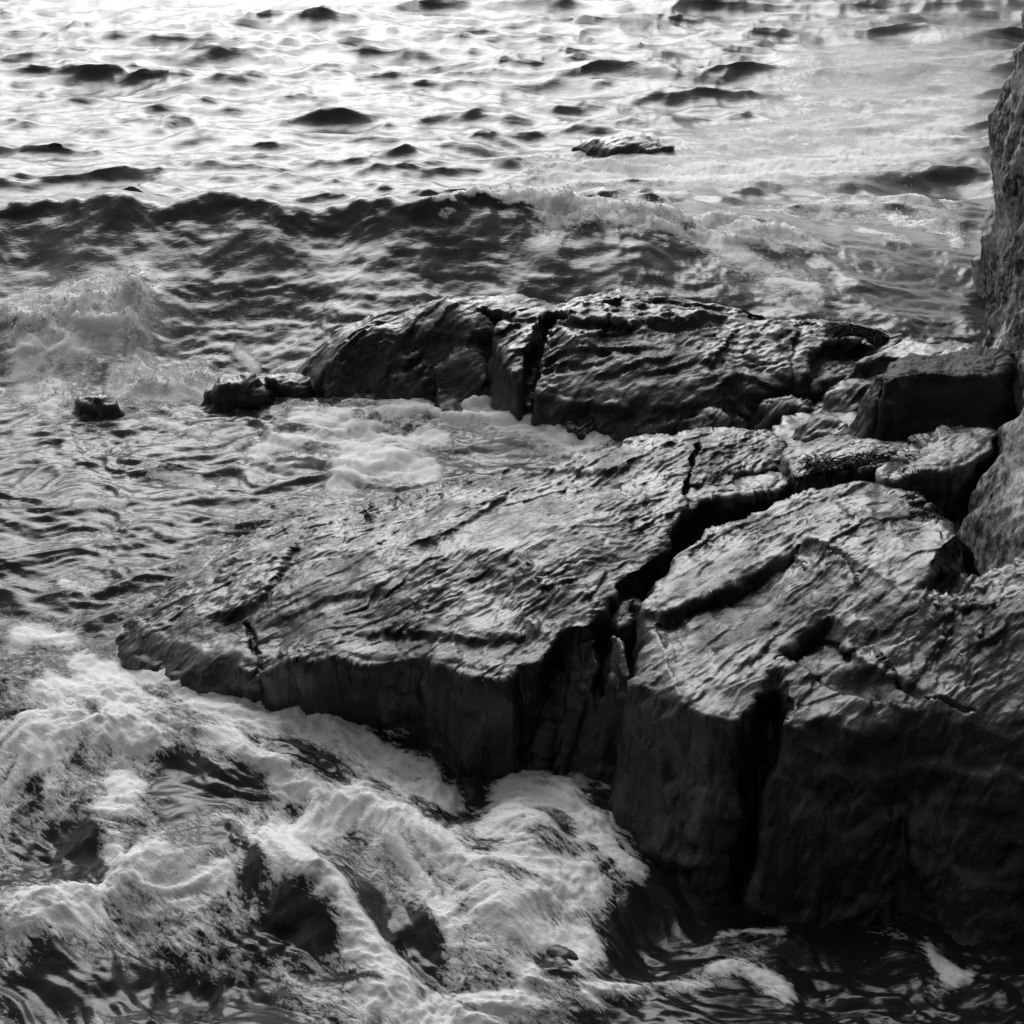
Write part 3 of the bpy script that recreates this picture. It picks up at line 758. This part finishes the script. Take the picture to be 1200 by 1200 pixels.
    # suspended bubbles make the water body paler where the swell is aerated
    body = .012 + .05*sst(-.3, .6, q) + .05*sst(.25, -.5, q)*sst(-3.2, -1.5, q)*(.3+.9*sst(-.4, .6, det)) + .012*chan*(1-fg) + .012*fg*sst(-.2, .5, det)*sst(820, 600, PX)
    mist = strokes(PX, PY, [([(760,190),(900,192),(1000,180),(1110,150)], 30, 1.0, .05), ([(860,165),(1000,140),(1115,115)], 40, .8, .05), ([(960,95),(1120,80)], 55, .6),
        ([(30,430),(120,425),(170,420)], 34, .6), ([(560,500),(690,515)], 26, .6), ([(400,566),(500,552)], 16, .7), ([(300,538),(440,540)], 20, .4)])
    body = body + mist*(.46+.22*det).clip(0, 1)  # upper-right strokes paint the airborne spray haze into the water colour
    vis = (rk < Z+.12)
    R = len(yy)
    cell = vis[:-1, :-1] | vis[1:, :-1] | vis[:-1, 1:] | vis[1:, 1:]
    ids = np.arange(R*nc).reshape(R, nc)
    Q = np.stack([ids[:-1, :-1][cell], ids[:-1, 1:][cell], ids[1:, 1:][cell], ids[1:, :-1][cell]], 1)
    used = np.unique(Q); mp = np.full(R*nc, -1); mp[used] = np.arange(len(used))
    V = np.stack([X.ravel(), Y.ravel(), Z.ravel()], 1)[used]
    o = link_mesh('water', V, mp[Q], MAT_WATER, attrs=dict(foam=foam.ravel()[used], body=body.ravel()[used], fg=fg.ravel()[used], ripple=(.14+.08*sst(-.2, 2.0, q)+.03*sst(12, 20, Yg)).ravel()[used]))
    o['kind'] = 'structure'
    left = strokes(PX, PY, [([(35,410),(90,406),(150,400)], 12, 1, .05), ([(150,400),(168,402),(170,430)], 10, 1.5, .05), ([(40,450),(70,480)], 14, .6), ([(145,462),(190,462),(240,455)], 10, 1.0)])
    wall = strokes(PX, PY, [([(1060,252),(1110,258),(1120,285)], 12, 1.0, .12)])
    return X, Y, Z, crest*sst(.1, .6, crest+.3*det), left, wall
WX, WY, WZ, CR_MASK, LEFT_MASK, WALL_MASK = water()

# ------------------------------------------------------------------ spray thrown up by the breaking water
MAT_SPRAY, _nt, _p = new_mat('white_spray')
_p.inputs['Base Color'].default_value = (.86, .86, .86, 1)
_p.inputs['Roughness'].default_value = .5
_tr = _nt.nodes.new('ShaderNodeBsdfTranslucent'); _tr.inputs[0].default_value = (.86, .86, .86, 1)
_mx = _nt.nodes.new('ShaderNodeMixShader'); _mx.inputs[0].default_value = .7
_nt.links.new(_p.outputs[0], _mx.inputs[1]); _nt.links.new(_tr.outputs[0], _mx.inputs[2])
_nt.links.new(_mx.outputs[0], _nt.nodes['Material Output'].inputs[0])
_t = (1+5**.5)/2
ICO = np.array([(-1,_t,0),(1,_t,0),(-1,-_t,0),(1,-_t,0),(0,-1,_t),(0,1,_t),(0,-1,-_t),(0,1,-_t),(_t,0,-1),(_t,0,1),(-_t,0,-1),(-_t,0,1)])/1.9
ICF = np.array([(0,11,5),(0,5,1),(0,1,7),(0,7,10),(0,10,11),(1,5,9),(5,11,4),(11,10,2),(10,7,6),(7,1,8),(3,9,4),(3,4,2),(3,2,6),(3,6,8),(3,8,9),(4,9,5),(2,4,11),(6,2,10),(8,6,7),(9,8,1)])
def spray(mask, n, ln, r0, seed, label):
    rs = np.random.RandomState(seed)
    w = np.where(mask > .25, mask, 0).ravel().astype(float); w /= w.sum()
    pick = rs.choice(w.size, n, p=w)
    B = np.stack([WX.ravel()[pick], WY.ravel()[pick], WZ.ravel()[pick]-.01], 1)
    big = .5+.9*np.clip(noise(B[:, 0]*5, B[:, 1]*2, seed=seed)+.3, 0, 1)
    pos, rad = [], []
    for b, g in zip(B, big):
        d = np.array([rs.normal()*.4, rs.normal()*.3-.25, 1.0])*ln*g*rs.gamma(2.0, .4)
        m = int(10+rs.rand()*26)
        t = rs.rand(m)**1.5
        fall = np.zeros((m, 3)); fall[:, 2] = -.35*np.linalg.norm(d)*t*t; fall[:, 1] = -.3*np.linalg.norm(d)*t*t
        pos.append(b+np.outer(t, d)+fall+rs.normal(size=(m, 3))*(.006+.3*ln*t[:, None]*.5))
        rad.append(r0*(1-.6*t)*np.exp(rs.normal(size=m)*.5))
    P = np.vstack(pos); R = np.concatenate(rad)
    sc = R[:, None, None]*(1+.25*rs.normal(size=(len(P), 12, 1)))
    V = (P[:, None]+ICO[None]*sc).reshape(-1, 3)
    Fc = (ICF[None]+12*np.arange(len(P))[:, None, None]).reshape(-1, 3)
    o = link_mesh('spray', V, Fc, MAT_SPRAY)
    tag(o, label, 'spray', kind='stuff')
spray(CR_MASK, 260, .09, .0032, 61, 'white spray flung from the crest of the breaking wave')
spray(LEFT_MASK, 420, .10, .0036, 62, 'white splash bursting round the small black rock')
spray(WALL_MASK, 140, .12, .0032, 63, 'white spray where the wave strikes the cliff foot')

# ------------------------------------------------------------------ puddle, pebbles, seaweed
def pebbles():
    rs = np.random.RandomState(77)
    mats = [rock_material('pebble_pale', .16, .34, rough=(.5, .7), coat=.15), MAT_WETR]
    protos = []
    for k in range(4):
        V = ICO/np.linalg.norm(ICO, axis=1)[:, None]
        E, Fn = {}, []
        V = list(map(tuple, V))
        for f in ICF:
            m = []
            for a, b in ((0, 1), (1, 2), (2, 0)):
                e = tuple(sorted((int(f[a]), int(f[b]))))
                if e not in E:
                    q = np.array(V[e[0]])+np.array(V[e[1]]); V.append(tuple(q/np.linalg.norm(q))); E[e] = len(V)-1
                m.append(E[e])
            Fn += [(f[0], m[0], m[2]), (f[1], m[1], m[0]), (f[2], m[2], m[1]), tuple(m)]
        V = np.array(V)
        V = V*(1+.28*noise(V[:, 0]*1.3+k*5, V[:, 1]*1.3, V[:, 2]*1.3))[:, None]*np.array([1, .75, .55])
        protos.append((V, np.array(Fn)))
    meshes = []
    for k, (V, Fn) in enumerate(protos):
        o = link_mesh('pebble', V*.02, Fn, mats[k % 2]); meshes.append(o.data); bpy.data.objects.remove(o)
    for i in range(46):
        px, py = 1092+np.clip(rs.normal(), -1.6, 1.6)*16, 592+np.clip(rs.normal(), -1.6, 1.6)*8
        w = hit(px, py)
        if w is None or w[2] < .5: continue
        z = w[2]
        o = bpy.data.objects.new('pebble', meshes[i % 4])
        COL.objects.link(o)
        sc = .4+.6*rs.rand()
        o.scale = (sc, sc, sc); o.rotation_euler = (rs.normal()*.2, rs.normal()*.2, rs.rand()*6.3); o.location = (w[0], w[1], z+.006*sc)
        tone = 'pale' if i % 2 == 0 else 'dark wet'
        tag(o, 'small %s pebble in the hollow at the cliff foot' % tone, 'pebble', '%s pebbles in the hollow at the cliff foot' % tone)
pebbles()
MAT_WEED, _nt, _p = new_mat('black_seaweed')
_p.inputs['Base Color'].default_value = (.008, .008, .008, 1); _p.inputs['Roughness'].default_value = .6; _p.inputs['Specular IOR Level'].default_value = .2
def weed(label, pts, n, ln, seed, spread):
    rs = np.random.RandomState(seed)
    W = np.array(pts, float)
    V, Fq = [], []
    for k in range(n):
        u = rs.rand()*(len(W)-1); i = min(int(u), len(W)-2)
        px, py = W[i]+(W[i+1]-W[i])*(u-i)+rs.normal(size=2)*spread
        w = hit(px, py)
        if w is None: continue
        z = w[2]
        a = rs.rand()*6.28
        dirx, diry = math.cos(a), math.sin(a)-.4
        l, wd = ln*(.5+rs.rand()), .0015+.0025*rs.rand()
        b = len(V)
        for t in (0, .33, .66, 1):
            x, y = w[0]+dirx*l*t, w[1]+diry*l*t
            zz = max(float(rock_top(np.array([x]), np.array([y]))[0]), -.05)
            zz = max(zz, z-l*t)+.004+.012*math.sin(t*3.1)*rs.rand()
            ww = wd*(1-.7*t*t)
            V += [(x-diry*ww, y+dirx*ww, zz), (x+diry*ww, y-dirx*ww, zz+.003)]
        Fq += [(b+2*t, b+2*t+1, b+2*t+3, b+2*t+2) for t in range(3)]
    o = link_mesh('seaweed', np.array(V), np.array(Fq), MAT_WEED)
    tag(o, label, 'seaweed', kind='stuff')
weed('black seaweed fringe along the front edge of the long low ledge', [(940,548),(1000,545),(1050,538)], 420, .05, 5, 6)
weed('black seaweed mat on the broken end of the long rock', [(975,385),(1010,390),(1040,395)], 500, .08, 6, 6)
weed('small tuft of seaweed beside the rounded black hump', [(868,492),(895,486)], 120, .05, 7, 5)
weed('dark seaweed tuft in the pebbly hollow by the cliff', [(1070,580),(1110,606)], 160, .035, 8, 8)
weed('dark weed patch low on the block where it meets the cliff', [(1130,655),(1150,662)], 140, .03, 9, 6)
